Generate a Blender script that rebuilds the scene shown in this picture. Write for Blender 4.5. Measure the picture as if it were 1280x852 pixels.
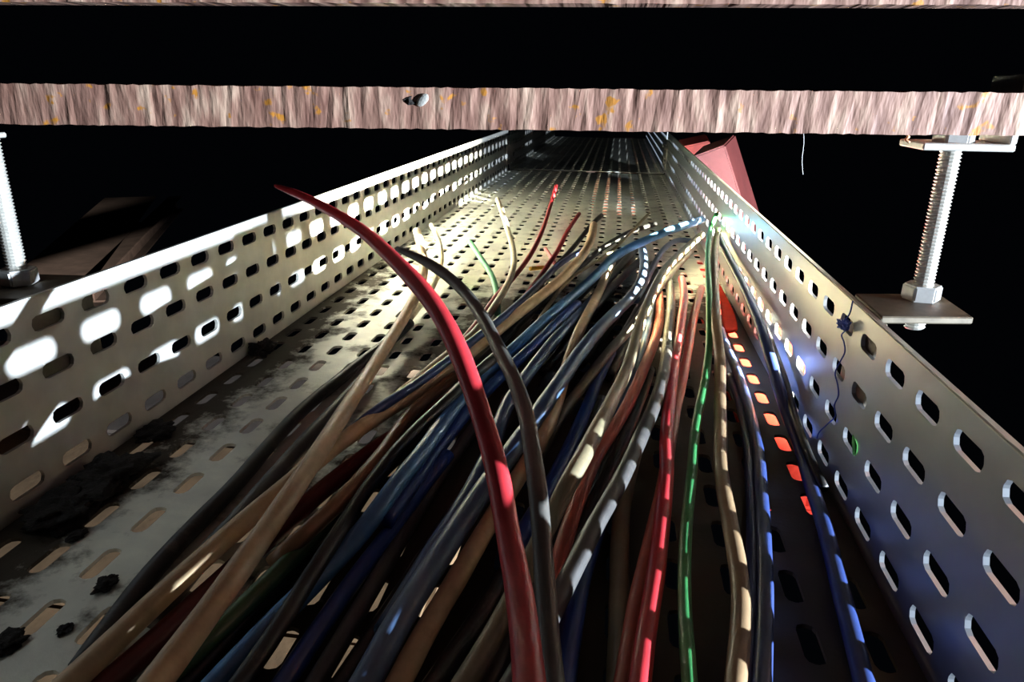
import bpy, bmesh, math, random
import numpy as np
from mathutils import Vector, Matrix, noise as mnoise
random.seed(4); rng = np.random.default_rng(4)
sc = bpy.context.scene
for o in list(bpy.data.objects): bpy.data.objects.remove(o)
col = sc.collection

# ------------------------------------------------------------------ camera
F, CX, CY, EYE = 880.0, 640.0, 426.0, 0.2
def cam_axes(vp=(775.6, 112.0), roll=0.9):
    Y = np.array([vp[0]-CX, vp[1]-CY, F]); Y /= np.linalg.norm(Y)
    r = math.radians(roll); u = np.array([-math.sin(r), math.cos(r)])
    D = np.array([u[0], u[1], -(u @ Y[:2])/Y[2]]); D /= np.linalg.norm(D)
    Z = -D
    return np.stack([np.cross(Y, Z), Y, Z], 1)          # columns: world axes seen from the camera
RM = cam_axes()
CAM = np.array([0, 0, EYE])
def ray(px, py):
    return RM.T @ np.array([(px-CX)/F, (py-CY)/F, 1.0])
def on_z(px, py, z):
    d = ray(px, py); return CAM + d*((z-EYE)/d[2])
def on_y(px, py, y):
    d = ray(px, py); return CAM + d*(y/d[1])
def on_x(px, py, x):
    d = ray(px, py); return CAM + d*(x/d[0])
cd = bpy.data.cameras.new('camera'); cam = bpy.data.objects.new('camera', cd); col.objects.link(cam)
cd.sensor_width = 36; cd.lens = F/1280*36; cd.clip_start = 0.01
right, down, fwd = RM[0], RM[1], RM[2]
cam.matrix_world = Matrix([[right[0], -down[0], -fwd[0], 0], [right[1], -down[1], -fwd[1], 0],
                           [right[2], -down[2], -fwd[2], EYE], [0, 0, 0, 1]])
sc.camera = cam

# ------------------------------------------------------------------ world, torch, exposure
w = bpy.data.worlds.new('night'); sc.world = w; w.use_nodes = True
w.node_tree.nodes['Background'].inputs[0].default_value = (0.10, 0.13, 0.2, 1)
w.node_tree.nodes['Background'].inputs[1].default_value = 0.00025
TORCH = Vector((1.02, 0.0013, 0.12))
def spot(name, target, watts, size, blend, radius, color):
    l = bpy.data.lights.new(name, 'SPOT'); l.energy = watts; l.spot_size = math.radians(size)
    l.spot_blend = blend; l.shadow_soft_size = radius; l.color = color
    o = bpy.data.objects.new(name, l); col.objects.link(o); o.location = TORCH
    o.rotation_euler = (Vector(target)-TORCH).to_track_quat('-Z', 'Y').to_euler()
    return o
spot('torch_hot_spot', (-0.2765, 0.97, 0.065), 640, 25, 1.0, 0.005, (1.0, 0.955, 0.76))
spot('torch_spill', (-0.2765, 1.05, 0.06), 13.4, 150, 0.6, 0.005, (0.76, 0.87, 1.0))
sc.view_settings.view_transform = 'Standard'; sc.view_settings.look = 'None'
sc.view_settings.gamma = 1; sc.view_settings.use_curve_mapping = False
sc.view_settings.exposure = 4.55

# ------------------------------------------------------------------ helpers
def tag(o, label=None, cat=None, group=None, kind=None):
    if label: o['label'] = label
    if cat: o['category'] = cat
    if group: o['group'] = group
    if kind: o['kind'] = kind
    return o
def empty(name, loc=(0, 0, 0)):
    o = bpy.data.objects.new(name, None); col.objects.link(o); o.location = loc; o.empty_display_size = .02
    return o
def mesh_obj(name, V, Fc, mat, parent=None, smooth=False):
    me = bpy.data.meshes.new(name); me.from_pydata([tuple(v) for v in V], [], [tuple(f) for f in Fc]); me.update()
    if smooth: me.polygons.foreach_set('use_smooth', [True]*len(me.polygons))
    o = bpy.data.objects.new(name, me); col.objects.link(o)
    if mat: me.materials.append(mat)
    if parent: attach(o, parent)
    return o
def attach(o, parent):
    o.parent = parent
    o.matrix_parent_inverse = Matrix.Translation(-Vector(parent.location)) if parent.type == 'EMPTY' else Matrix.Identity(4)
def bm_obj(name, bm, mat, parent=None, smooth=False):
    me = bpy.data.meshes.new(name); bm.to_mesh(me); bm.free()
    if smooth: me.polygons.foreach_set('use_smooth', [True]*len(me.polygons))
    o = bpy.data.objects.new(name, me); col.objects.link(o)
    if mat: me.materials.append(mat)
    if parent: attach(o, parent)
    return o
def box_bm(bm, c, s, M=None):
    r = bmesh.ops.create_cube(bm, size=1)
    for v in r['verts']:
        v.co = Vector((v.co.x*s[0]+c[0], v.co.y*s[1]+c[1], v.co.z*s[2]+c[2]))
        if M: v.co = M @ v.co
    return r['verts']
def box(name, c, s, mat, parent=None, bevel=0, M=None):
    bm = bmesh.new(); box_bm(bm, c, s, M)
    if bevel: bmesh.ops.bevel(bm, geom=bm.edges[:], offset=bevel, segments=2, affect='EDGES')
    return bm_obj(name, bm, mat, parent)

# ------------------------------------------------------------------ materials
def new_mat(name):
    m = bpy.data.materials.new(name); m.use_nodes = True
    nt = m.node_tree; b = nt.nodes['Principled BSDF']
    return m, nt, b
def n(nt, t, **kw):
    x = nt.nodes.new(t)
    for k, v in kw.items(): setattr(x, k, v)
    return x
def noise(nt, scale, detail=4, rough=.6, vec=None):
    x = n(nt, 'ShaderNodeTexNoise'); x.inputs['Scale'].default_value = scale
    x.inputs['Detail'].default_value = detail; x.inputs['Roughness'].default_value = rough
    if vec: nt.links.new(vec, x.inputs['Vector'])
    return x
def ramp(nt, src, stops):
    x = n(nt, 'ShaderNodeValToRGB'); e = x.color_ramp.elements
    while len(e) < len(stops): e.new(.5)
    for i, (p, c) in enumerate(stops): e[i].position = p; e[i].color = (*c, 1) if len(c) == 3 else c
    nt.links.new(src, x.inputs[0]); return x
def mix(nt, fac, a, b):
    x = n(nt, 'ShaderNodeMix', data_type='RGBA')
    for s, v in ((0, fac), (6, a), (7, b)):
        if isinstance(v, (tuple, float, int)): x.inputs[s].default_value = v if not isinstance(v, tuple) else (*v, 1)
        else: nt.links.new(v, x.inputs[s])
    return x.outputs[2]
def bump(nt, b, src, strength, dist):
    x = n(nt, 'ShaderNodeBump'); x.inputs['Strength'].default_value = strength; x.inputs['Distance'].default_value = dist
    nt.links.new(src, x.inputs['Height']); nt.links.new(x.outputs[0], b.inputs['Normal'])
def coords(nt): return n(nt, 'ShaderNodeTexCoord').outputs['Object']

def galvanised(name, dirt, bright=False):
    m, nt, b = new_mat(name); co = coords(nt)
    sp = noise(nt, 60, 3, .5, co); st = noise(nt, 9, 5, .65, co)
    k = 1.18 if dirt else 1.0
    c = ramp(nt, sp.outputs['Fac'], [(.3, (.55*k, .55*k, (.47 if dirt else .52)*k)), (.7, (.68*k, .68*k, (.57 if dirt else .63)*k))]).outputs[0]
    c = mix(nt, ramp(nt, st.outputs['Fac'], [(.42, (0, 0, 0)), (.72, (1, 1, 1))]).outputs[0], c, (.50, .49, .44))
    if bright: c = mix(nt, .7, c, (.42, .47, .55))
    if dirt:      # silt gathered along the left corner of the floor, smeared patches, and grime mixed with painted shade
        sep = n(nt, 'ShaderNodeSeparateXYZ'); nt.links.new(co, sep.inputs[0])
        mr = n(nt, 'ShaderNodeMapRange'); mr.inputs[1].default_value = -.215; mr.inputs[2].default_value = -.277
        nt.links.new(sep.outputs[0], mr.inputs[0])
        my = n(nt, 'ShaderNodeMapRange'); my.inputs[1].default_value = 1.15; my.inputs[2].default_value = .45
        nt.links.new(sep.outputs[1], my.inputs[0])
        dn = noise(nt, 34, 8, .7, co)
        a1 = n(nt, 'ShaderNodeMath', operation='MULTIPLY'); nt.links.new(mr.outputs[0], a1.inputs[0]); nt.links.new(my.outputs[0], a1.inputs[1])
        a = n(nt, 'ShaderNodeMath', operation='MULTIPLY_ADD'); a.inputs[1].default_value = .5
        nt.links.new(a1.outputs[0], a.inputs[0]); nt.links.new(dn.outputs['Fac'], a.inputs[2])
        gx = n(nt, 'ShaderNodeMapRange'); gx.inputs[1].default_value = -.165; gx.inputs[2].default_value = -.085; nt.links.new(sep.outputs[0], gx.inputs[0])  # grime that also paints in the shade under the cable bundle
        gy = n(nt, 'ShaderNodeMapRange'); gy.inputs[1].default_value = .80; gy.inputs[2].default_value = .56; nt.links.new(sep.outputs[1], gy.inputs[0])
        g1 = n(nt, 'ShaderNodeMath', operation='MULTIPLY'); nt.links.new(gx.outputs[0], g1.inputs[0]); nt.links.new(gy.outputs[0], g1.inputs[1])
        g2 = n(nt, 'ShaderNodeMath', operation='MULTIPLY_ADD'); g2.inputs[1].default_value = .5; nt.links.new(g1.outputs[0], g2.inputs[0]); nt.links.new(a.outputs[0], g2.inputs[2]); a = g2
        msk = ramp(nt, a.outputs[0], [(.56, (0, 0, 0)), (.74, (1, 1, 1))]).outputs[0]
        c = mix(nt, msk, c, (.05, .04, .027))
        ru = mix(nt, msk, (.45, .45, .45), (.95, .95, .95)); nt.links.new(ru, b.inputs['Roughness'])
        mt = mix(nt, msk, (.15, .15, .15), (0, 0, 0)); nt.links.new(mt, b.inputs['Metallic'])
        bump(nt, b, a.outputs[0], .5, .002)
    else:
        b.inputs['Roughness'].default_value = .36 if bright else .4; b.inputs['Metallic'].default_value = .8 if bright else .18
        bump(nt, b, st.outputs['Fac'], .12, .002)
    nt.links.new(c, b.inputs['Base Color']); return m
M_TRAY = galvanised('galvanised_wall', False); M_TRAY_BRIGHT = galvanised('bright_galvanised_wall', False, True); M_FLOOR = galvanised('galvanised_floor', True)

def simple(name, c, rough=.4, metal=0, nscale=120, var=.25, bstr=.15, bdist=.0006, dust=None, spec=.5):
    m, nt, b = new_mat(name); co = coords(nt)
    nz = noise(nt, nscale, 5, .65, co)
    lo = tuple(x*(1-var) for x in c); hi = tuple(min(1, x*(1+var*.6)) for x in c)
    cc = ramp(nt, nz.outputs['Fac'], [(.3, lo), (.7, hi)]).outputs[0]
    if dust:
        d = noise(nt, 45, 6, .75, co)
        cc = mix(nt, ramp(nt, d.outputs['Fac'], [(.55, (0, 0, 0)), (.85, (.4, .4, .4))]).outputs[0], cc, dust)
    nt.links.new(cc, b.inputs['Base Color'])
    b.inputs['Roughness'].default_value = rough; b.inputs['Metallic'].default_value = metal
    b.inputs['Specular IOR Level'].default_value = spec
    bump(nt, b, nz.outputs['Fac'], bstr, bdist); return m
M_ZINC = simple('zinc_plated_steel', (.62, .61, .56), .35, .5, 300, .15)
M_PLATE = simple('dull_bracket_steel', (.12, .10, .07), .5, .35, 150, .35)
M_NUT = simple('bright_nut_steel', (.68, .68, .66), .3, .6, 300, .1)
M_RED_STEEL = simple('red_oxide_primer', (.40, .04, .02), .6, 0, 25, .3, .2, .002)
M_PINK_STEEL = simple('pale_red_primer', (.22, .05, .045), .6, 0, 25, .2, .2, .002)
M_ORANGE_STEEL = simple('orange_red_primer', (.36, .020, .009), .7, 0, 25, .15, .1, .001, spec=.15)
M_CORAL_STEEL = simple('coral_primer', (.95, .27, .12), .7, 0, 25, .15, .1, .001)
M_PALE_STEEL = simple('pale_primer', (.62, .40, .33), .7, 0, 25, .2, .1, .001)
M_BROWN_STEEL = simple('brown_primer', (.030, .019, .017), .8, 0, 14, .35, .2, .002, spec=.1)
M_BOARD = simple('bare_timber', (.21, .125, .06), .8, 0, 40, .3, .3, .002)
M_OLD_BOARD = simple('weathered_timber', (.09, .066, .05), .85, 0, 40, .3, .3, .002)
M_COPPER = simple('copper', (.62, .30, .16), .45, .7, 400, .3)
M_DIRT = simple('dark_dirt', (.009, .007, .006), .95, 0, 160, .5, 1, .003)
M_COBWEB = simple('cobweb_thread', (.5, .5, .5), .7)
def rust_edge():
    m, nt, b = new_mat('flame_cut_rust'); co = coords(nt)
    mp = n(nt, 'ShaderNodeMapping'); mp.inputs['Scale'].default_value = (190, 6, 50); mp.inputs['Rotation'].default_value = (0, -.55, 0)
    nt.links.new(co, mp.inputs[0]); wv = noise(nt, 1.0, 3, .5, mp.outputs[0])
    big = noise(nt, 30, 5, .7, co); spots = noise(nt, 140, 3, .5, co)
    c = ramp(nt, wv.outputs['Fac'], [(.3, (.13, .055, .038)), (.52, (.30, .165, .120)), (.72, (.52, .36, .26))]).outputs[0]
    c = mix(nt, ramp(nt, big.outputs['Fac'], [(.45, (0, 0, 0)), (.75, (.7, .7, .7))]).outputs[0], c, (.24, .125, .095))
    c = mix(nt, ramp(nt, spots.outputs['Fac'], [(.63, (0, 0, 0)), (.68, (1, 1, 1))]).outputs[0], c, (.42, .17, .02))
    nt.links.new(c, b.inputs['Base Color']); b.inputs['Roughness'].default_value = .65
    bump(nt, b, wv.outputs['Fac'], .8, .0012); return m
M_RUST = rust_edge()
M_DARK_RUST = simple('dark_rusty_steel', (.07, .035, .025), .85, 0, 40, .4)

CABLE_COLOURS = {
    'red': (.55, .035, .045), 'maroon': (.34, .012, .018), 'brick': (.50, .10, .06), 'blue': (.07, .22, .48), 'navy': (.03, .055, .19),
    'slate': (.085, .15, .28), 'royal': (.015, .06, .30), 'grey': (.33, .32, .29), 'oxblood': (.13, .006, .008), 'charcoal': (.10, .096, .086), 'fawn': (.26, .17, .09), 'dark': (.075, .072, .070), 'black': (.012, .012, .012),
    'tan': (.60, .42, .24), 'olive': (.26, .22, .13), 'cream': (.74, .66, .46), 'green': (.04, .24, .07), 'mint': (.20, .62, .34),
    'dark_green': (.05, .12, .04), 'brown': (.26, .13, .06), 'umber': (.10, .085, .06), 'pink': (.75, .22, .2), 'yellow': (.75, .5, .06)}
M_CABLE = {k: simple('pvc_'+k, c, .38 if k in ('blue', 'navy', 'royal', 'red', 'slate') else .45, 0, 90, .22, .2, .0006,
                     dust=(.30, .26, .2) if k in ('grey', 'charcoal', 'dark', 'black', 'olive', 'slate', 'umber') else None) for k, c in CABLE_COLOURS.items()}

# ------------------------------------------------------------------ cable tray: slotted sheet, every slot cut through
XL, XR, HT, PITCH, PHASE, T = -0.2765, 0.1235, 0.1, 0.0341, -0.0077, 0.002
SLOT_L, SLOT_W, SLOT_R = 0.0215, 0.0080, 0.0034
def slotted_sheet(name, rows, cols, to3d, mat, parent):
    """rows along v (25 mm), cols along u (PITCH); to3d(u, v, t) gives the point at depth t in the sheet"""
    hl, hw, r = SLOT_L/2, SLOT_W/2, SLOT_R
    hole, outer = [], []
    hu, hv = PITCH/2, .0125
    for sx, sy in ((1, 1), (-1, 1), (-1, -1), (1, -1)):
        c = (sx*(hl-r), sy*(hw-r))
        pts = [((c[0]+sx*r, c[1]), (sx*hu, c[1])), ((c[0]+sx*r*.707, c[1]+sy*r*.707), (sx*hu, sy*hv)), ((c[0], c[1]+sy*r), (c[0], sy*hv))]
        if sx*sy < 0: pts = pts[::-1]
        hole += [p[0] for p in pts]; outer += [p[1] for p in pts]
    N = 12; V, Fc = [], []
    for j in rows:
        for i in cols:
            u, v = PHASE+i*PITCH, j*.025+.0125
            b = len(V)
            for t in (0, T):
                V += [to3d(u+p[0], v+p[1], t) for p in hole]; V += [to3d(u+p[0], v+p[1], t) for p in outer]
            for k in range(N):
                k2 = (k+1) % N
                Fc.append((b+k, b+k2, b+N+k2, b+N+k)); Fc.append((b+2*N+k, b+3*N+k, b+3*N+k2, b+2*N+k2))
                Fc.append((b+k, b+2*N+k, b+2*N+k2, b+k2))
    o = mesh_obj(name, V, Fc, mat, parent)
    bm = bmesh.new(); bm.from_mesh(o.data); bmesh.ops.remove_doubles(bm, verts=bm.verts, dist=1e-5)
    be = [e for e in bm.edges if e.is_boundary]                       # close the outer rim of the sheet
    bmesh.ops.bridge_loops(bm, edges=be); bmesh.ops.recalc_face_normals(bm, faces=bm.faces); bm.to_mesh(o.data); bm.free()
    return o
def tray(cols, label):
    y0 = PHASE+cols[0]*PITCH-PITCH/2; y1 = PHASE+cols[-1]*PITCH+PITCH/2
    root = empty('cable_tray', ((XL+XR)/2, (y0+y1)/2, 0)); tag(root, label, 'cable tray')
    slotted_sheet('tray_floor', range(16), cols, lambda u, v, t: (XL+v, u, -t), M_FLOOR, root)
    slotted_sheet('side_wall', range(4), cols, lambda u, v, t: (XL-t, u, v), M_TRAY, root)
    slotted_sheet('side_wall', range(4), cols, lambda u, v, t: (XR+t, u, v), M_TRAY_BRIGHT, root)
    for x in (XL-.0012, XR+.0012): box('top_lip', (x, (y0+y1)/2, HT+.0006), (.0032, y1-y0, .0016), M_TRAY, root, .0005)
    return root
tray(list(range(-5, 55)), 'galvanised slotted cable tray carrying the coloured cables in the foreground')
sec2 = tray(list(range(56, 96)), 'dark far section of slotted cable tray beyond the lit one')
# joint plates on the inside where the two sections meet
for x, lab in ((XR-.0016, 'grey splice plate inside the right tray wall at the far joint'), (XL+.0016, 'pale splice plate inside the left tray wall at the far joint')):
    sp = empty('splice_plate', (x, 1.882, .05)); tag(sp, lab, 'splice plate')
    box('plate', (x, 1.882, .05), (.0026, .14, .07), M_TRAY, sp, .0005)
    for yy in (1.84, 1.924):
        for zz in (.033, .067):
            bm = bmesh.new(); bmesh.ops.create_cone(bm, cap_ends=True, segments=10, radius1=.006, radius2=.0045, depth=.004,
                matrix=Matrix.Translation((x+(-.0032 if x > 0 else .0032), yy, zz)) @ Matrix.Rotation(math.radians(90), 4, 'Y'))
            bm_obj('bolt', bm, M_NUT, sp)

# ------------------------------------------------------------------ rusty beam across the top
BL, BR = Vector((-.52, .262, 0)), Vector((.52, .314, 0))
def beam_bar(name, z0l, z1l, z0r, z1r, front, back, mat, parent, seg=160, rough=0):
    V, Fc = [], []
    for i in range(seg+1):
        t = i/seg; p = BL.lerp(BR, t)
        j = lambda a: (random.random()-.5)*a
        a, b_ = z0l+(z0r-z0l)*t, z1l+(z1r-z1l)*t
        V += [(p.x, p.y+front+j(rough), a+j(rough)), (p.x, p.y+front+j(rough), b_+j(rough)), (p.x, p.y+back, b_), (p.x, p.y+back, a)]
    for i in range(seg):
        k = i*4
        for q in range(4): Fc.append((k+q, k+(q+1) % 4, k+4+(q+1) % 4, k+4+q))
    Fc += [(3, 2, 1, 0), (seg*4, seg*4+1, seg*4+2, seg*4+3)]
    return mesh_obj(name, V, Fc, mat, parent)
beam = beam_bar('steel_plate', .1803, .1969, .1893, .2034, 0, .13, M_RUST, None, seg=420, rough=.0005)
tag(beam, 'rusty steel plate with flame-cut edge spanning above the tray', 'steel plate')
tag(beam_bar('steel_bar', .2290, .241, .2312, .243, .004, .016, M_RUST, None, seg=300, rough=.0004), 'rusty steel bar along the very top of the picture', 'steel bar')
bm = bmesh.new(); bmesh.ops.create_icosphere(bm, subdivisions=2, radius=.0034)
p = on_y(516, 127, .287)
for v in bm.verts: v.co = Vector((v.co.x*1.1+p[0], v.co.y*.35+p[1]-.0022, v.co.z*.9+p[2])) + Vector([(random.random()-.5)*.0012 for _ in range(3)])
bm_obj('slag_pit', bm, M_DIRT, beam)
bm = bmesh.new(); bmesh.ops.create_icosphere(bm, subdivisions=2, radius=.0017)
p = on_y(530, 125, .286)
for v in bm.verts: v.co = Vector((v.co.x*1.5+p[0], v.co.y*.4+p[1]-.0022, v.co.z*1.3+p[2]+v.co.x*.7))
bm_obj('slag_drip', bm, M_ZINC, beam)

# ------------------------------------------------------------------ hangers
def threaded_rod(name, p0, p1, label, nuts):
    p0, p1 = Vector(p0), Vector(p1); L = (p1-p0).length; q = Vector((0, 0, 1)).rotation_difference(p1-p0).to_matrix().to_4x4()
    M = Matrix.Translation(p0) @ q
    root = empty(name, p0); tag(root, label, 'threaded rod', 'threaded rods hanging the tray from the beam')
    pitch, R, seg = .0017, .0049, 16; V, Fc = [], []
    rows = int(L/pitch)*2
    for i in range(rows+1):
        for s in range(seg):
            a = 2*math.pi*s/seg; z = min(L, max(0, (i/2+s/seg-.5)*pitch)); r = R if i % 2 else R-.0009
            V.append(M @ Vector((r*math.cos(a), r*math.sin(a), z)))
    for i in range(rows):
        for s in range(seg):
            if s < seg-1: Fc.append((i*seg+s, i*seg+s+1, (i+1)*seg+s+1, (i+1)*seg+s))
            elif i+3 <= rows: Fc.append((i*seg+s, (i+2)*seg, (i+3)*seg, (i+1)*seg+s))
    Fc += [tuple(range(seg))[::-1], tuple(range(rows*seg, rows*seg+seg))]
    mesh_obj('rod', V, Fc, M_ZINC, root)
    for z in nuts:
        bm = bmesh.new(); bmesh.ops.create_cone(bm, cap_ends=True, segments=6, radius1=.0092, radius2=.0092, depth=.0078, matrix=M @ Matrix.Translation((0, 0, z)) @ Matrix.Rotation(.35, 4, 'Z'))
        bmesh.ops.bevel(bm, geom=bm.edges[:], offset=.0008, segments=2, affect='EDGES'); bm_obj('nut', bm, M_NUT, root)
    return root
def plate_with_leg(name, pts, z, th, leg, mat, label, cat):
    """bent bracket: horizontal plate through pts (counter-clockwise from above) with a leg bent down or up along its first edge"""
    c = sum((Vector(p) for p in pts), Vector((0, 0)))/4
    root = empty(name, (c.x, c.y, z)); tag(root, label, cat)
    bm = bmesh.new(); vs = [bm.verts.new((p[0], p[1], z)) for p in pts]; f = bm.faces.new(vs)
    r = bmesh.ops.extrude_face_region(bm, geom=[f])
    for v in [g for g in r['geom'] if isinstance(g, bmesh.types.BMVert)]: v.co.z += th
    bmesh.ops.bevel(bm, geom=bm.edges[:], offset=.0006, segments=1, affect='EDGES')
    bmesh.ops.recalc_face_normals(bm, faces=bm.faces); bm_obj('plate', bm, mat, root)
    a, b_ = Vector(pts[0]), Vector(pts[1]); d = (b_-a).normalized(); nrm = Vector((-d.y, d.x))
    bm = bmesh.new(); base = [a, b_, b_+nrm*th, a+nrm*th]
    vs = [bm.verts.new((p.x, p.y, z+(th if leg > 0 else 0))) for p in base]; f = bm.faces.new(vs)
    r = bmesh.ops.extrude_face_region(bm, geom=[f])
    for v in [g for g in r['geom'] if isinstance(g, bmesh.types.BMVert)]: v.co.z += leg
    bmesh.ops.bevel(bm, geom=bm.edges[:], offset=.0006, segments=1, affect='EDGES')
    bmesh.ops.recalc_face_normals(bm, faces=bm.faces); bm_obj('leg', bm, mat, root)
    return root
# right hanger
rb = on_z(1150, 374, .103); rt = on_y(1189, 188, rb[1])
axis = Vector(rt)-Vector(rb); axis.normalize()
threaded_rod('threaded_rod', Vector(rb)-axis*.0155, Vector(rt)+axis*.012, 'zinc threaded rod standing on the bracket beside the right tray wall', (.0195, .093))
plate_with_leg('tray_bracket', [(.1262, .3720), (.1262, .3320), (.1690, .3390), (.1700, .3795)], .0995, .0035, -.045, M_PLATE,
               'bent steel bracket with bolted rod outside the right tray wall', 'bracket')
cz = float(rt[2])+.0005
plate_with_leg('beam_clip', [(.1785, .358), (.1785, .388), (.1385, .386), (.1385, .356)], cz, .0032, .03, M_ZINC,
               'bent zinc clip under the rusty beam on top of the right rod', 'bracket')
# left hanger
lb = on_z(25, 354, .1015); lt = on_y(-4, 222, lb[1])
axis = Vector(lt)-Vector(lb); axis.normalize()
lt2 = Vector(lb)+axis*.075
threaded_rod('threaded_rod', Vector(lb)-axis*.0155, lt2, 'zinc threaded rod cut by the left edge, behind the left tray wall', (.0195,))
plate_with_leg('tray_bracket', [(XL-.0028, .288), (XL-.0028, .335), (-.332, .330), (-.332, .284)], .0975, .0035, -.045, M_PLATE,
               'bent steel bracket with bolted rod outside the left tray wall', 'bracket')
lz = float(lt2.z)-.004
plate_with_leg('beam_clip', [(-.350, .325), (-.350, .292), (-.301, .292), (-.301, .325)], on_y(8, 175, .31)[2], .0025, .024, M_ZINC,
               'thin zinc clip at the left edge under the rusty beam', 'bracket')

# ------------------------------------------------------------------ steelwork around the tray
def i_beam(name, p0, p1, wid, hgt, mat, label, up=Vector((0, 0, 1)), tf=.012):
    p0, p1 = Vector(p0), Vector(p1); d = (p1-p0); L = d.length; d.normalize(); s = d.cross(up).normalized(); u = s.cross(d)
    M = Matrix(((s.x, d.x, u.x, p0.x), (s.y, d.y, u.y, p0.y), (s.z, d.z, u.z, p0.z), (0, 0, 0, 1)))
    root = empty(name, (p0+p1)/2); tag(root, label, 'beam')
    box('upper_flange', (0, L/2, -tf/2), (wid, L, tf), mat, root, .002, M)
    box('lower_flange', (0, L/2, -hgt+tf/2), (wid, L, tf), mat, root, .002, M)
    box('web', (0, L/2, -hgt/2), (tf*.8, L, hgt-2*tf-.0005), mat, root, 0, M)
    return root
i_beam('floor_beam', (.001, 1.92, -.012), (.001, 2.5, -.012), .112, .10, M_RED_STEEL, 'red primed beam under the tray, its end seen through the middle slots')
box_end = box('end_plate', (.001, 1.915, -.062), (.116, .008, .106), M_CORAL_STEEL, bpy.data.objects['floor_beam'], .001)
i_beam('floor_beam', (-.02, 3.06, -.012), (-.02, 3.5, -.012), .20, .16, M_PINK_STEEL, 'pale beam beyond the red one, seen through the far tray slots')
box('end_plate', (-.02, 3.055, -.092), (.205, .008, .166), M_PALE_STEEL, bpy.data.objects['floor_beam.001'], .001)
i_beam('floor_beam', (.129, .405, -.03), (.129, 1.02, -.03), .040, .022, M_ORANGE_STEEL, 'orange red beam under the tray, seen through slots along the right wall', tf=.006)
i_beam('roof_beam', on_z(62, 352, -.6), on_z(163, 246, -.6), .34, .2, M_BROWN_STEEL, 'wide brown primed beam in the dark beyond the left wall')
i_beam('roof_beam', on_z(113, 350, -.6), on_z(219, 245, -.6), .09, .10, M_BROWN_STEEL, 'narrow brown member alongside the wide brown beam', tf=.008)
# primed brace beyond the right wall
def slab(name, quad, depth, mat, label):
    root_v = [Vector(q) for q in quad]; c = sum(root_v, Vector())/4
    V = [q for q in root_v]+[q+Vector(depth) for q in root_v]
    o = mesh_obj(name, V, [(0, 1, 2, 3), (7, 6, 5, 4)]+[(i, i+4, (i+1) % 4+4, (i+1) % 4) for i in range(4)], mat)
    bm = bmesh.new(); bm.from_mesh(o.data); bmesh.ops.recalc_face_normals(bm, faces=bm.faces)
    bmesh.ops.bevel(bm, geom=bm.edges[:], offset=.0025, segments=2, affect='EDGES'); bm.to_mesh(o.data); bm.free()
    tag(o, label, 'beam'); return o
slab('brace', [on_y(862, 197, 1.25), on_y(906, 181, 1.25), on_y(945, 305, 1.25), on_y(900, 330, 1.25)], (.03, .10, .012), M_PINK_STEEL,
     'pinkish red primed brace standing behind the right tray wall')
slab('brace', [on_y(850, 184, 1.62), on_y(887, 176, 1.62), on_y(905, 260, 1.62), on_y(870, 270, 1.62)], (.0, .08, .01), M_RED_STEEL,
     'dark red brace just behind the pinkish one')
bar = box('light_block_bar', (.153, .80, .004), (.006, .56, .036), M_RED_STEEL, None, .001); tag(bar, 'red bar added to block torch light along the outside of the right tray wall', 'steel bar')  # added to stop torch light entering the lowest wall slots, hidden from the camera
# boards under the near end of the tray
for i, (y0, y1) in enumerate(((.10, .285), (.292, .475), (.482, .665))):
    bd = box('timber_board', (-.42, (y0+y1)/2, -.095), (.66, y1-y0, .032), M_BOARD if i < 2 else M_OLD_BOARD, None, .003)
    tag(bd, ['pale timber board under the tray, nearest the camera', 'pale timber board under the tray, second from the camera', 'greyed timber board under the tray, third from the camera'][i], 'board', 'boards under the tray')

# ------------------------------------------------------------------ cables
# name, label, colour, diameter, image points from near to far, centre heights spread evenly from near to far, cut end shown
CB = []
def cable(label, colour, d, keys, zs, tip=False, name='cable', ys=None, keep=False, hold=False):
    if zs and not keep: zs = [z if (z < .011 or (tip and i >= len(zs)-2)) else .006+(z-.006)*.5 for i, z in enumerate(zs)]
    CB.append(dict(label=label, colour=colour, d=d, keys=keys, zs=zs, tip=tip, name=name, ys=ys, keep=keep, hold=hold))
cable('thick red cable arching up and left over the whole bundle', 'red', .0080,
      [(662,852),(657,802),(650,740),(637,677),(630,639),(622,585),(606,533),(590,482),(571,431),(542,377),(504,336),(487,319),(455,289),(417,266),(385,248),(345,232)], None, True,
      ys=[.125,.14,.16,.18,.19,.205,.22,.235,.25,.27,.295,.31,.34,.38,.42,.47])
cable('grey cable arching beside the thick red one, tip pointing left', 'charcoal', .0073,
      [(691,852),(687,814),(682,740),(677,665),(671,596),(663,554),(661,528),(650,493),(639,465),(624,437),(612,412),(599,390),(586,370),(560,345),(530,325),(497,311)],
      [.032,.035,.040,.050,.062,.066,.068,.071,.073,.0745,.0755,.077,.079,.082,.085,.087], True, keep=True, hold=True)
cable('black cable lying flat on the tray floor, leftmost of the bundle', 'black', .0085,
      [(100,835),(150,765),(213,688),(288,613),(340,552),(380,510),(420,478),(455,450),(490,424),(512,404)], [.0045])
cable('dusty dark grey cable between the flat black one and the tan ones', 'dark', .0090,
      [(190,775),(250,700),(300,645),(345,592),(390,542),(430,500),(462,466)], [.005])
cable('straight tan cable on top at left, ending in a cream bent tip', 'tan', .0094,
      [(195,852),(260,765),(299,711),(344,646),(388,581),(430,515),(465,460),(500,405),(520,370),(530,342),(528,315),(521,289)], [.033,.033,.033,.033,.032,.025,.016,.014,.018,.026,.036,.045], True, keep=True)
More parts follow.
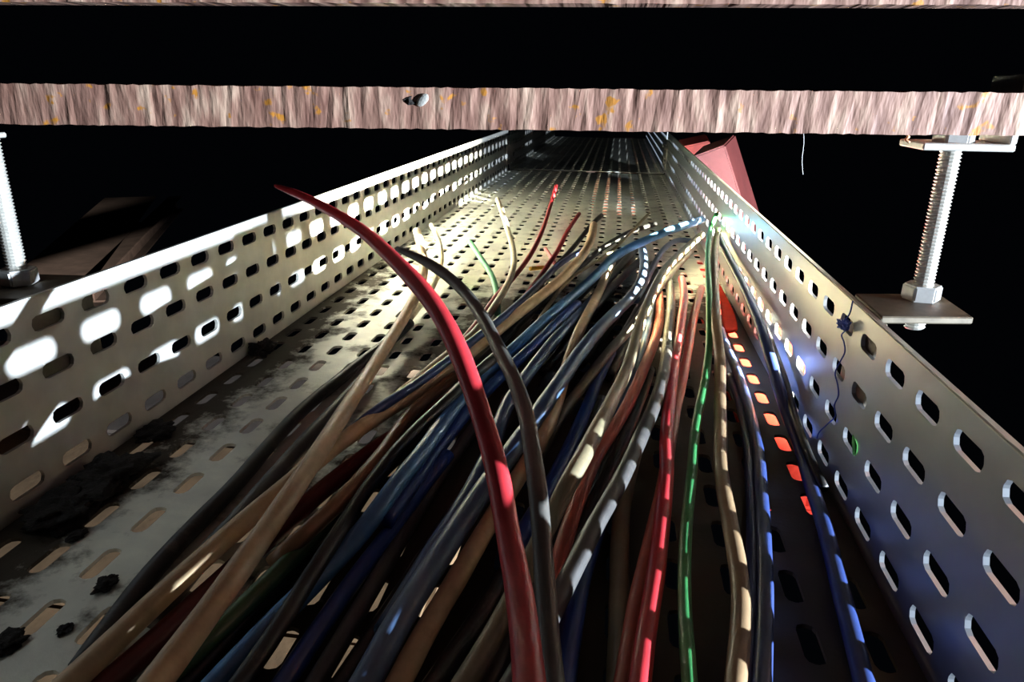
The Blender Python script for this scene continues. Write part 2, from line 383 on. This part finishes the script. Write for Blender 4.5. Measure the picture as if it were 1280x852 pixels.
cable('tan cable from the lower left that crosses under the straight tan one', 'tan', .0092,
      [(90,852),(183,762),(265,687),(361,604),(435,545),(484,513),(527,485),(562,461),(588,440),(623,412),(650,390),(687,361),(708,343),(728,320),(739,300),(742,281)], [.018,.02,.024,.026,.026,.025,.024,.024,.03,.045], True)
cable('slim dark blue cable along the upper side of the crossing tan cable', 'navy', .0062,
      [(340,640),(385,590),(432,545),(468,514),(513,485),(541,465),(563,448),(606,414),(622,402),(650,378),(677,352),(695,334),(715,320),(730,311)], [.010,.014,.022,.03,.034,.036,.034])
cable('cream cable standing up from the floor, its end splashed white', 'cream', .0068,
      [(490,500),(541,459),(562,441),(582,427),(600,408),(613,390),(628,367),(639,345),(643,322),(638,298),(630,273),(622,249)], [.012,.02,.024,.022,.018,.022,.035,.055], True)
cable('tall thin dark red cable beside the cream one', 'maroon', .0056,
      [(540,465),(556,447),(580,424),(609,387),(622,368),(647,341),(667,312),(680,283),(687,260),(695,232)], [.010,.014,.014,.012,.025,.05], True)
cable('short thin dark red cable right of the tall red one', 'maroon', .0054,
      [(655,372),(672,350),(685,331),(698,312),(709,289),(724,267)], [.012,.012,.02,.04], True)
cable('short mint green cable end bent over the tray floor', 'mint', .0060,
      [(622,392),(621,368),(616,346),(604,327),(587,302)], [.006,.012,.022,.032], True)
cable('short cream cable end beside the bent tip of the tan one', 'cream', .0062,
      [(512,398),(530,374),(545,350),(552,322),(548,300),(539,281)], [.006,.008,.014,.024,.034], True)
cable('long bright blue cable running from lower left to the right wall', 'blue', .0090,
      [(272,852),(320,800),(382,738),(410,710),(447,672),(470,641),(496,603),(524,571),(541,546),(574,503),(608,465),(642,437),(667,412),(701,382),(740,350),(763,324),(791,307),(818,296),(836,288),(862,280),(877,274)],
      [.010,.012,.014,.018,.022,.026,.030,.032,.034,.040,.05,.058], True)
cable('second blue cable tucked under the long bright blue one', 'royal', .0080,
      [(480,655),(510,612),(548,560),(590,507),(622,474),(650,448),(678,422),(700,400),(722,380)], [.018,.024,.03,.036,.036])
cable('slate blue cable passing behind the grey arch', 'slate', .0085,
      [(480,790),(530,706),(578,632),(601,590),(620,545),(628,520),(637,500),(664,462),(694,423),(717,401),(740,375)], [.014,.018,.024,.03,.034,.036,.036])
cable('dark blue cable running diagonally beneath both arching cables', 'slate', .0102,
      [(458,852),(485,800),(513,752),(540,710),(564,673),(581,646),(606,610),(622,588),(644,558),(664,530),(682,503),(701,476),(717,451),(742,419),(763,396),(784,377),(797,361),(803,347),(806,330),(803,311)],
      [.030,.032,.034,.036,.038,.04,.04,.04,.04,.036])
cable('tan cable beside the diagonal dark blue one, olive further back', 'tan', .0085,
      [(499,852),(533,786),(571,724),(612,652),(652,590),(678,548),(690,520),(700,490),(709,455),(720,423),(731,399),(744,375),(756,348),(765,328)], [.026,.026,.028,.03,.032,.034,.036,.036])
cable('olive cable banded with white light, crossing the middle of the bundle', 'olive', .0080,
      [(590,840),(630,770),(660,710),(685,655),(708,607),(725,578),(741,546),(756,520),(766,498),(776,479),(784,460),(791,437),(796,418),(801,401),(810,378),(822,352),(834,332),(859,309),(877,293)],
      [.018,.020,.026,.038,.0495,.0515,.0505,.044,.037,.031,.029,.0295,.030,.031,.032,.0335,.034,.036,.037], keep=True)
cable('dark olive cable forking left from the white banded one', 'umber', .0072,
      [(670,575),(700,522),(730,480),(752,451),(772,427),(787,413),(800,393),(816,370),(838,342),(856,322),(868,308)], [.02,.03,.038,.04,.038,.034])
cable('slate cable between the white banded one and the brick red one', 'slate', .0064,
      [(770,518),(788,482),(797,456),(804,430),(810,406),(813,386),(817,364)], [.028,.032,.034,.03])
cable('brick red cable curving left, dark red towards the camera', 'brick', .0075,
      [(670,800),(690,730),(712,655),(731,603),(746,568),(762,543),(779,517),(792,490),(807,455),(818,427),(824,403),(825,382),(823,361)], [.016,.022,.028,.034,.036,.034,.028])
cable('grey black cable with white lit bands and a pale bent far end', 'dark', .0080,
      [(650,840),(685,775),(703,737),(734,677),(744,654),(766,619),(790,571),(803,541),(814,518),(823,492),(830,467),(833,445),(835,424),(838,396),(839,375),(836,352)],
      [.023,.0255,.0265,.0272,.0276,.028,.0278,.026,.023,.018], keep=True)
cable('black cable tucked between the brick red and the white banded grey one', 'black', .0064,
      [(690,725),(725,660),(750,610),(770,570),(786,535),(797,508),(806,485),(813,462)], [.018,.024,.028,.026])
cable('crimson cable with a row of pink lit bands, left of the thin green one', 'red', .0072,
      [(800,852),(807,793),(821,714),(828,646),(833,600),(834,575),(832,550),(835,521),(838,493),(842,458),(845,440),(848,427),(852,396),(856,368),(852,348)], [.0235,.0237,.024,.0243,.0247,.0245,.021], keep=True)
cable('brick red cable merging behind the crimson one', 'brick', .0070,
      [(780,852),(792,770),(810,690),(827,620),(836,565),(841,530),(846,503),(852,479),(857,452),(863,419),(869,387),(877,360)], [.014,.016,.02,.022,.022,.02])
cable('dirty tan cable low between the blue and crimson ones', 'olive', .0085,
      [(772,852),(774,789),(774,714),(775,655),(779,626),(785,596),(795,560)], [.007])
cable('short blue cable low under the white banded grey one', 'royal', .0090,
      [(704,852),(713,790),(722,735),(735,690),(752,640)], [.013,.014,.014])
cable('thin green cable reaching up to the right tray wall', 'green', .0052,
      [(862,852),(858,800),(855,740),(856,685),(860,634),(865,592),(867,556),(870,530),(876,500),(882,472),(885,447),(887,429),(887,400),(887,372),(885,344),(885,310),(888,284),(896,267)],
      [.025,.025,.025,.0252,.0254,.0258,.026,.0265,.028,.030,.033,.038,.045,.049,.051,.052,.056,.062], True, keep=True)
cable('beige cable close beside the thin green one', 'fawn', .0072,
      [(920,852),(924,810),(927,766),(925,720),(919,690),(911,645),(904,610),(900,575),(901,545),(900,515),(900,472),(900,444),(896,415),(894,386),(893,344),(893,312),(898,287)],
      [.025,.0252,.0255,.0258,.026,.0258,.0255,.0255,.0257,.026,.029,.036,.043,.047,.049,.050,.051], keep=True)
cable('navy cable with a row of white lit bands right of the beige one', 'navy', .0066,
      [(953,852),(956,790),(957,740),(956,690),(954,645),(951,602),(948,560),(943,540),(938,517),(931,493),(924,471),(914,447),(906,430),(901,412)], [.0072,.0072,.0072,.0075,.008,.010])
cable('plain navy cable hugging the white banded navy one', 'navy', .0060,
      [(935,852),(938,790),(941,720),(941,665),(938,602),(936,560),(930,522),(922,492),(912,470)], [.0045])
cable('navy cable with white lit bands, rightmost along the tray wall', 'navy', .0076,
      [(1080,852),(1062,780),(1047,724),(1033,664),(1018,619),(1008,587),(1000,556),(990,533),(978,500),(968,465),(960,438),(952,409),(941,383),(930,358),(919,337),(907,314),(899,296)],
      [.0041,.0041,.0041,.0041,.0041,.0041,.0045,.008,.016,.030,.040,.046,.048,.048,.048,.049,.050], keep=True)
cable('thin black cable between the rightmost navy one and the tray wall', 'black', .0050,
      [(1030,610),(1012,572),(1000,540),(990,510),(984,485),(976,462),(967,437),(958,415),(947,392)], [.004,.005,.008,.012])
cable('black cable tip curving away above the short dark red one', 'black', .0060,
      [(668,358),(690,338),(702,325),(715,311),(728,295),(740,280),(752,269)], [.01,.014,.02,.03,.042], True)
cable('long black cable under the bright blue one, straight far end', 'black', .0068,
      [(585,468),(625,428),(650,402),(680,375),(705,352),(728,331),(750,312),(767,301),(787,290),(802,285),(819,280)], [.012,.014,.016,.02,.024,.028], True)
cable('very thin olive wire poking up beyond the blue cable', 'olive', .0036,
      [(672,402),(682,387),(694,370),(706,355),(722,341),(745,327),(765,313),(779,301),(791,288),(801,277),(811,267)], [.02,.02,.022,.026,.04,.056], True)
cable('short dark blue cable looping by the far end of the bundle', 'slate', .0068,
      [(795,375),(806,355),(815,335),(826,316),(838,304),(852,299),(867,302)], [.02,.024,.028,.032,.03])
cable('dark green cable along the lower left of the bundle', 'dark_green', .0080,
      [(205,852),(250,808),(299,765),(354,708),(405,661),(435,630),(455,607),(480,580)], [.012,.012,.014,.016])
cable('brown cable beneath the crossing tan one', 'brown', .0078,
      [(340,705),(380,668),(408,643),(435,617),(460,587),(480,564),(504,528),(520,510),(545,488),(570,470)], [.012,.018,.022,.022,.02])
cable('black cable with a pale edge left of the long blue one', 'black', .0070,
      [(302,852),(320,826),(364,760),(387,720),(410,686),(437,644),(453,618),(467,600),(487,572),(508,549),(530,527),(558,502),(578,481),(603,460),(622,443)], [.022,.024,.026,.03,.034,.034,.034])
cable('dull black cable with a brownish edge in the lower middle', 'dark', .0072,
      [(400,845),(437,783),(470,726),(487,698),(522,638),(554,588),(577,556),(602,522)], [.012,.014,.016,.018])
cable('dark navy cable low in the lower left of the bundle', 'royal', .0075,
      [(355,852),(375,822),(427,745),(464,695),(490,662),(512,630),(532,603),(560,568)], [.014,.014,.016,.018])
cable('black cable right of the tan and dark blue pair', 'black', .0080,
      [(545,852),(580,800),(620,740),(660,670),(700,600),(728,550),(752,500)], [.010,.012,.016,.018])
cable('dim royal blue cable deep in the middle of the bundle', 'royal', .0078,
      [(640,690),(690,604),(715,552),(731,516),(741,491),(750,468),(764,440)], [.014,.018,.022,.024])
cable('deep red cable under the crossing tan one at lower left', 'oxblood', .0095,
      [(138,852),(182,813),(240,760),(300,704),(360,650),(420,598),(470,560),(520,528),(570,492)], [.006,.006,.006,.006])
cable('black cable along the floor beneath the tan pair', 'black', .0085,
      [(235,852),(290,790),(350,725),(420,650),(480,585),(530,540)], [.0055])
cable('black cable along the floor in the lower middle', 'black', .0085,
      [(430,852),(475,785),(530,700),(590,610),(640,540),(690,470)], [.0055])
cable('black cable along the floor below the grey arch', 'black', .0085,
      [(610,852),(650,770),(690,690),(735,610),(775,540),(800,480)], [.0055])
for nth, kk in zip(('first', 'second', 'third', 'fourth', 'fifth', 'sixth'), (
        [(695,398),(730,364),(760,337),(790,313)], [(690,430),(728,388),(757,354),(783,324),(800,306)], [(680,465),(722,412),(752,374),(778,346),(802,324)],
        [(725,455),(760,408),(783,376),(800,352),(815,330)], [(735,486),(770,436),(790,402),(806,372),(822,340)], [(760,470),(782,432),(800,398),(818,362),(835,335)])):
    cable(nth+' buried black filler cable, added as shade in the gaps down from the long bright blue one', 'black', .0085, kk, [.0055])  # filler strands added so the gaps in the bundle read as black shade
cable('tiny pink stub lying on the tray floor', 'pink', .0050, [(694,330),(688,320),(682,311)], [.004,.008], False, 'cable_stub')
cable('tiny yellow stub lying on the tray floor', 'yellow', .0046, [(662,336),(670,335),(680,334)], [.003], False, 'cable_stub')

def catmull(P, sub):
    P = np.asarray(P, float); out = []
    Q = np.vstack([2*P[0]-P[1], P, 2*P[-1]-P[-2]])
    for i in range(1, len(Q)-2):
        p0, p1, p2, p3 = Q[i-1:i+3]
        for t in np.arange(sub)/sub:
            out.append(.5*((2*p1)+(-p0+p2)*t+(2*p0-5*p1+4*p2-p3)*t*t+(-p0+3*p1-3*p2+p3)*t**3))
    out.append(P[-1]); return np.array(out)
S = []
for c in CB:
    k = np.array(c['keys'], float); SUB = 5
    img = catmull(k, SUB)
    if c['ys'] is not None:
        yy = np.interp(np.arange(len(img))/SUB, np.arange(len(k)), c['ys'])
        P = np.array([on_y(a, b, y) for (a, b), y in zip(img, yy)]); z = P[:, 2]; fixed = True
    else:
        seg = np.r_[0, np.cumsum(np.hypot(*np.diff(img, axis=0).T))]; zs = c['zs'] if len(c['zs']) > 1 else c['zs']*2
        if len(zs) == len(k): z = np.interp(np.arange(len(img))/SUB, np.arange(len(k)), zs)
        else: z = np.interp(seg/seg[-1], np.linspace(0, 1, len(zs)), zs)
        fixed = c['hold']
    D = np.array([ray(a, b) for a, b in img]); D /= D[:, 2:3]            # per unit height
    S.append(dict(pull=.25 if c['keep'] else .03, D=D, z=z.copy(), z0=z.copy(), r=c['d']/2, fixed=fixed))
idx = np.concatenate([[i]*len(s['z']) for i, s in enumerate(S)]); Dall = np.vstack([s['D'] for s in S])
rall = np.array([S[i]['r'] for i in idx]); fix = np.array([S[i]['fixed'] for i in idx]); pull = np.array([S[i]['pull'] for i in idx])
same = idx[:, None] == idx[None, :]; starts = np.r_[0, np.cumsum([len(s['z']) for s in S])]
zall = np.concatenate([s['z'] for s in S]); rank = np.concatenate([s['z0'] for s in S])
def limits(z):
    z = np.maximum(z, rall+.0003)
    x = Dall[:, 0]*(z-EYE)
    hi = XR-rall-.0035; lo = XL+rall+.0015
    z = np.where(x > hi, EYE+hi/Dall[:, 0], z); z = np.where(Dall[:, 0]*(z-EYE) < lo, EYE+lo/Dall[:, 0], z)
    return z
for it in range(60):                                                   # let the pile settle: cables push one another apart in height
    P = Dall*(zall-EYE)[:, None]
    d2 = (P**2).sum(1); dist = np.sqrt(np.maximum(d2[:, None]+d2[None, :]-2*P @ P.T, 1e-12))
    ov = (rall[:, None]+rall[None, :])*1.0-dist
    ov[same] = 0; ov[ov < 0] = 0
    sgn = np.sign(zall[:, None]-zall[None, :]+.3*(rank[:, None]-rank[None, :])+1e-9*(idx[:, None]-idx[None, :]))
    push = (ov*sgn*.45); up = push.max(1); dn = push.min(1); dz = (up+dn)*.6
    dz[fix] = 0
    zall = limits(zall+dz+pull*(rank-zall)*(~fix))
    for a, b in zip(starts[:-1], starts[1:]):                          # keep each cable smooth
        if fix[a]: continue
        for _ in range(2):
            q = zall[a:b]; q[1:-1] = .5*q[1:-1]+.25*(q[:-2]+q[2:])
    zall = limits(zall)
def tube(P, r, seg=12, taper=None):
    P = [Vector(p) for p in P]; V, Fc = [], []
    t = (P[1]-P[0]).normalized(); nrm = t.cross(Vector((0, 0, 1)))
    if nrm.length < 1e-4: nrm = Vector((1, 0, 0))
    nrm.normalize()
    for i, p in enumerate(P):
        a, b = P[max(0, i-1)], P[min(len(P)-1, i+1)]; t = (b-a).normalized()
        nrm = (nrm-t*nrm.dot(t)).normalized(); bn = t.cross(nrm)
        rr = r if taper is None else r*taper[i]
        V += [p+(nrm*math.cos(2*math.pi*s/seg)+bn*math.sin(2*math.pi*s/seg))*rr for s in range(seg)]
    for i in range(len(P)-1):
        for s in range(seg): Fc.append((i*seg+s, i*seg+(s+1) % seg, (i+1)*seg+(s+1) % seg, (i+1)*seg+s))
    Fc += [tuple(range(seg))[::-1], tuple(range((len(P)-1)*seg, len(P)*seg))]
    return V, Fc
CABLE_PATH = []
for ci, c in enumerate(CB):
    a, b = starts[ci], starts[ci+1]
    P = CAM+Dall[a:b]*(zall[a:b]-EYE)[:, None]
    for _ in range(3): P[1:-1] = .5*P[1:-1]+.25*(P[:-2]+P[2:])
    if c['keys'][0][1] >= 840:                                          # go on towards and past the camera
        d = P[0]-P[3]; d[2] = 0; d /= np.linalg.norm(d); ext = []
        for k in range(1, 26):
            q = P[0]+d*.011*k
            if c['ys'] is not None or c['hold']: q[2] = P[0][2]-.02*(k/25)**2
            q[0] = min(max(q[0], XL+.012), XR-.012); ext.append(q)
        P = np.vstack([ext[::-1], P])
        for _ in range(4): P[1:-1] = .5*P[1:-1]+.25*(P[:-2]+P[2:])
    # even spacing
    s = np.r_[0, np.cumsum(np.linalg.norm(np.diff(P, axis=0), axis=1))]; m = max(8, int(s[-1]/.007))
    P = np.stack([np.interp(np.linspace(0, s[-1], m), s, P[:, k]) for k in range(3)], 1)
    for _ in range(2): P[1:-1] = .5*P[1:-1]+.25*(P[:-2]+P[2:])
    CABLE_PATH.append(P)
    tp = 1+.03*np.sin(np.arange(m)*.9+ci)*rng.random(m)
    if ci == 0: tp[-40:] *= np.linspace(1, .58, 40); tp[-6:] *= np.linspace(1, .6, 6)
    if ci == 1: tp[-7:] *= np.linspace(1, .6, 7)
    V, Fc = tube(P, c['d']/2, 14, tp)
    if c['tip']:
        root = empty(c['name'], tuple(P[0])); mesh_obj('jacket', V, Fc, M_CABLE[c['colour']], root, True)
        e = P[-1]; dr = (P[-1]-P[-3]); dr /= np.linalg.norm(dr)
        V, Fc = tube([e-dr*.004, e, e+dr*.0022, e+dr*.003], c['d']/2*.55*tp[-1], 8, [1, 1, 1, .7]); mesh_obj('copper_core', V, Fc, M_COPPER, root, True)
    else: root = mesh_obj(c['name'], V, Fc, M_CABLE[c['colour']], None, True)
    tag(root, c['label'], 'cable', 'loose cables in the tray' if c['name'] == 'cable' else 'cable scraps on the tray floor')

# ------------------------------------------------------------------ small things
def clod(px, py, s, label, name='dirt_clod', squash=.38, x=None):
    p = on_z(px, py, 0); bm = bmesh.new(); bmesh.ops.create_icosphere(bm, subdivisions=4, radius=s)
    ph = [rng.random(3)*6 for _ in range(3)]
    for v in bm.verts:
        u = v.co/s; k = .85+.55*mnoise.fractal(u*1.6+Vector(ph[0]), .9, 2.1, 5)+(random.random()-.5)*.14
        v.co = Vector((u.x*s*k, u.y*s*k*1.3, u.z*s*k*squash))
        v.co += Vector((max(float(p[0]), XL+s*1.25+.001), float(p[1]), s*squash*.75))
    o = bm_obj(name, bm, M_DIRT, None, True)
    for v in o.data.vertices: v.co.z = max(v.co.z, .0003); v.co.x = max(v.co.x, XL+.0006)
    tag(o, label, 'dirt', 'clods of dirt on the tray floor')
clod(322, 442, .0085, 'black clod of dirt against the left tray wall, farthest back', squash=.8)
clod(100, 600, .017, 'big dark clod of dirt in the near left corner of the tray')
clod(40, 640, .016, 'dark clod of dirt in front of the biggest one, left corner')
clod(190, 545, .010, 'middling clod of dirt along the left corner behind the biggest one', squash=.4)
clod(133, 733, .0045, 'small dirt crumb between near floor slots')
clod(82, 788, .0028, 'tiny dirt crumb nearest the camera on the floor')
clod(96, 672, .0038, 'small dirt crumb right beside the dark corner clods', squash=.4)
clod(10, 806, .0055, 'flat dirt smear at the very lower left edge', squash=.35)
# blue thread snagged on the right wall
tp = [on_x(a, b, XR-.0012) for a, b in [(1066,376),(1062,392),(1055,402),(1060,410),(1052,418),(1055,428),(1056,440),(1050,452),(1044,466),(1047,480),(1048,494),(1043,506),(1044,520),(1034,530),(1024,540),(1021,548)]]
tp = catmull(np.array(tp), 5); V, Fc = tube(tp, .0004, 6); th = empty('blue_thread', tuple(tp[0])); tag(th, 'frayed blue thread caught on the right tray wall', 'thread')
M_THREAD = simple('blue_thread_fibre', (.03, .07, .42), .7)
mesh_obj('strand', V, Fc, M_THREAD, th, True)
kn = []
for i in range(46):
    a = i*1.9; q = on_x(1054+7.5*math.cos(a)*(.4+.6*random.random())+(random.random()-.5)*8, 406+8*math.sin(a*1.3)*(.5+.5*random.random()), XR-.0012-random.random()*.003); kn.append(q)
V, Fc = tube(catmull(np.array(kn), 4), .00032, 5); mesh_obj('tangle', V, Fc, M_THREAD, th, True)
# cobweb thread and a crumb of slag under the beam
q0, q1 = on_y(1004, 164, .30), on_y(1003, 218, .30)
V, Fc = tube([q0+(q1-q0)*t+np.array([.0003*math.sin(t*7), 0, 0]) for t in np.linspace(0, 1, 8)], .00014, 5); tag(mesh_obj('cobweb_thread', V, Fc, M_COBWEB, None, True), 'thin cobweb thread hanging from the rusty beam', 'cobweb')
q = [on_y(a, b, .31) for a, b in [(1135,162),(1133,167),(1136,171),(1132,174),(1137,178)]]
V, Fc = tube(catmull(np.array(q), 4), .0005, 6); tag(mesh_obj('wire_scrap', V, Fc, M_COPPER, None, True), 'tiny curled copper scrap hanging under the beam edge', 'scrap')
# red sheet put in for red bounce light on the floor by the right wall
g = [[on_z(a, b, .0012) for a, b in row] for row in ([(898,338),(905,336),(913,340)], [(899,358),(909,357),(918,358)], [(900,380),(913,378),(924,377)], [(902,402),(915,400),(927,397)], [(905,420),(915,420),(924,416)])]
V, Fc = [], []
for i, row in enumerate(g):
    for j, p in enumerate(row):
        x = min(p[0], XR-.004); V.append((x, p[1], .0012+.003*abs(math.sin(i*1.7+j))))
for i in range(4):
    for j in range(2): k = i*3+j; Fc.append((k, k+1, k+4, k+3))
sc_o = mesh_obj('red_bounce_sheet', V, Fc, simple('red_bounce_colour', (.40, .016, .004), .8, spec=.05), None, True)
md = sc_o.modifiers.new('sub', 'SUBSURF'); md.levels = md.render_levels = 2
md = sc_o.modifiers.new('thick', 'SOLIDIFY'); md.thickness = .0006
tag(sc_o, 'orange red sheet standing for red bounce light on the floor against the right tray wall', 'scrap')
# leaf bit caught in a slot
p = on_x(1068, 557, XR-.0006); V = [(p[0], p[1]+dy, p[2]+dz) for dy, dz in ((-.004, -.003), (-.001, -.0045), (.003, .0005), (.004, .004), (0, .0025))]
lf = mesh_obj('leaf_bit', V, [(0, 1, 2, 3, 4)], simple('leaf_green', (.10, .5, .10), .5)); md = lf.modifiers.new('thick', 'SOLIDIFY'); md.thickness = .0004
tag(lf, 'bright green leaf bit stuck in a slot of the right wall', 'leaf')
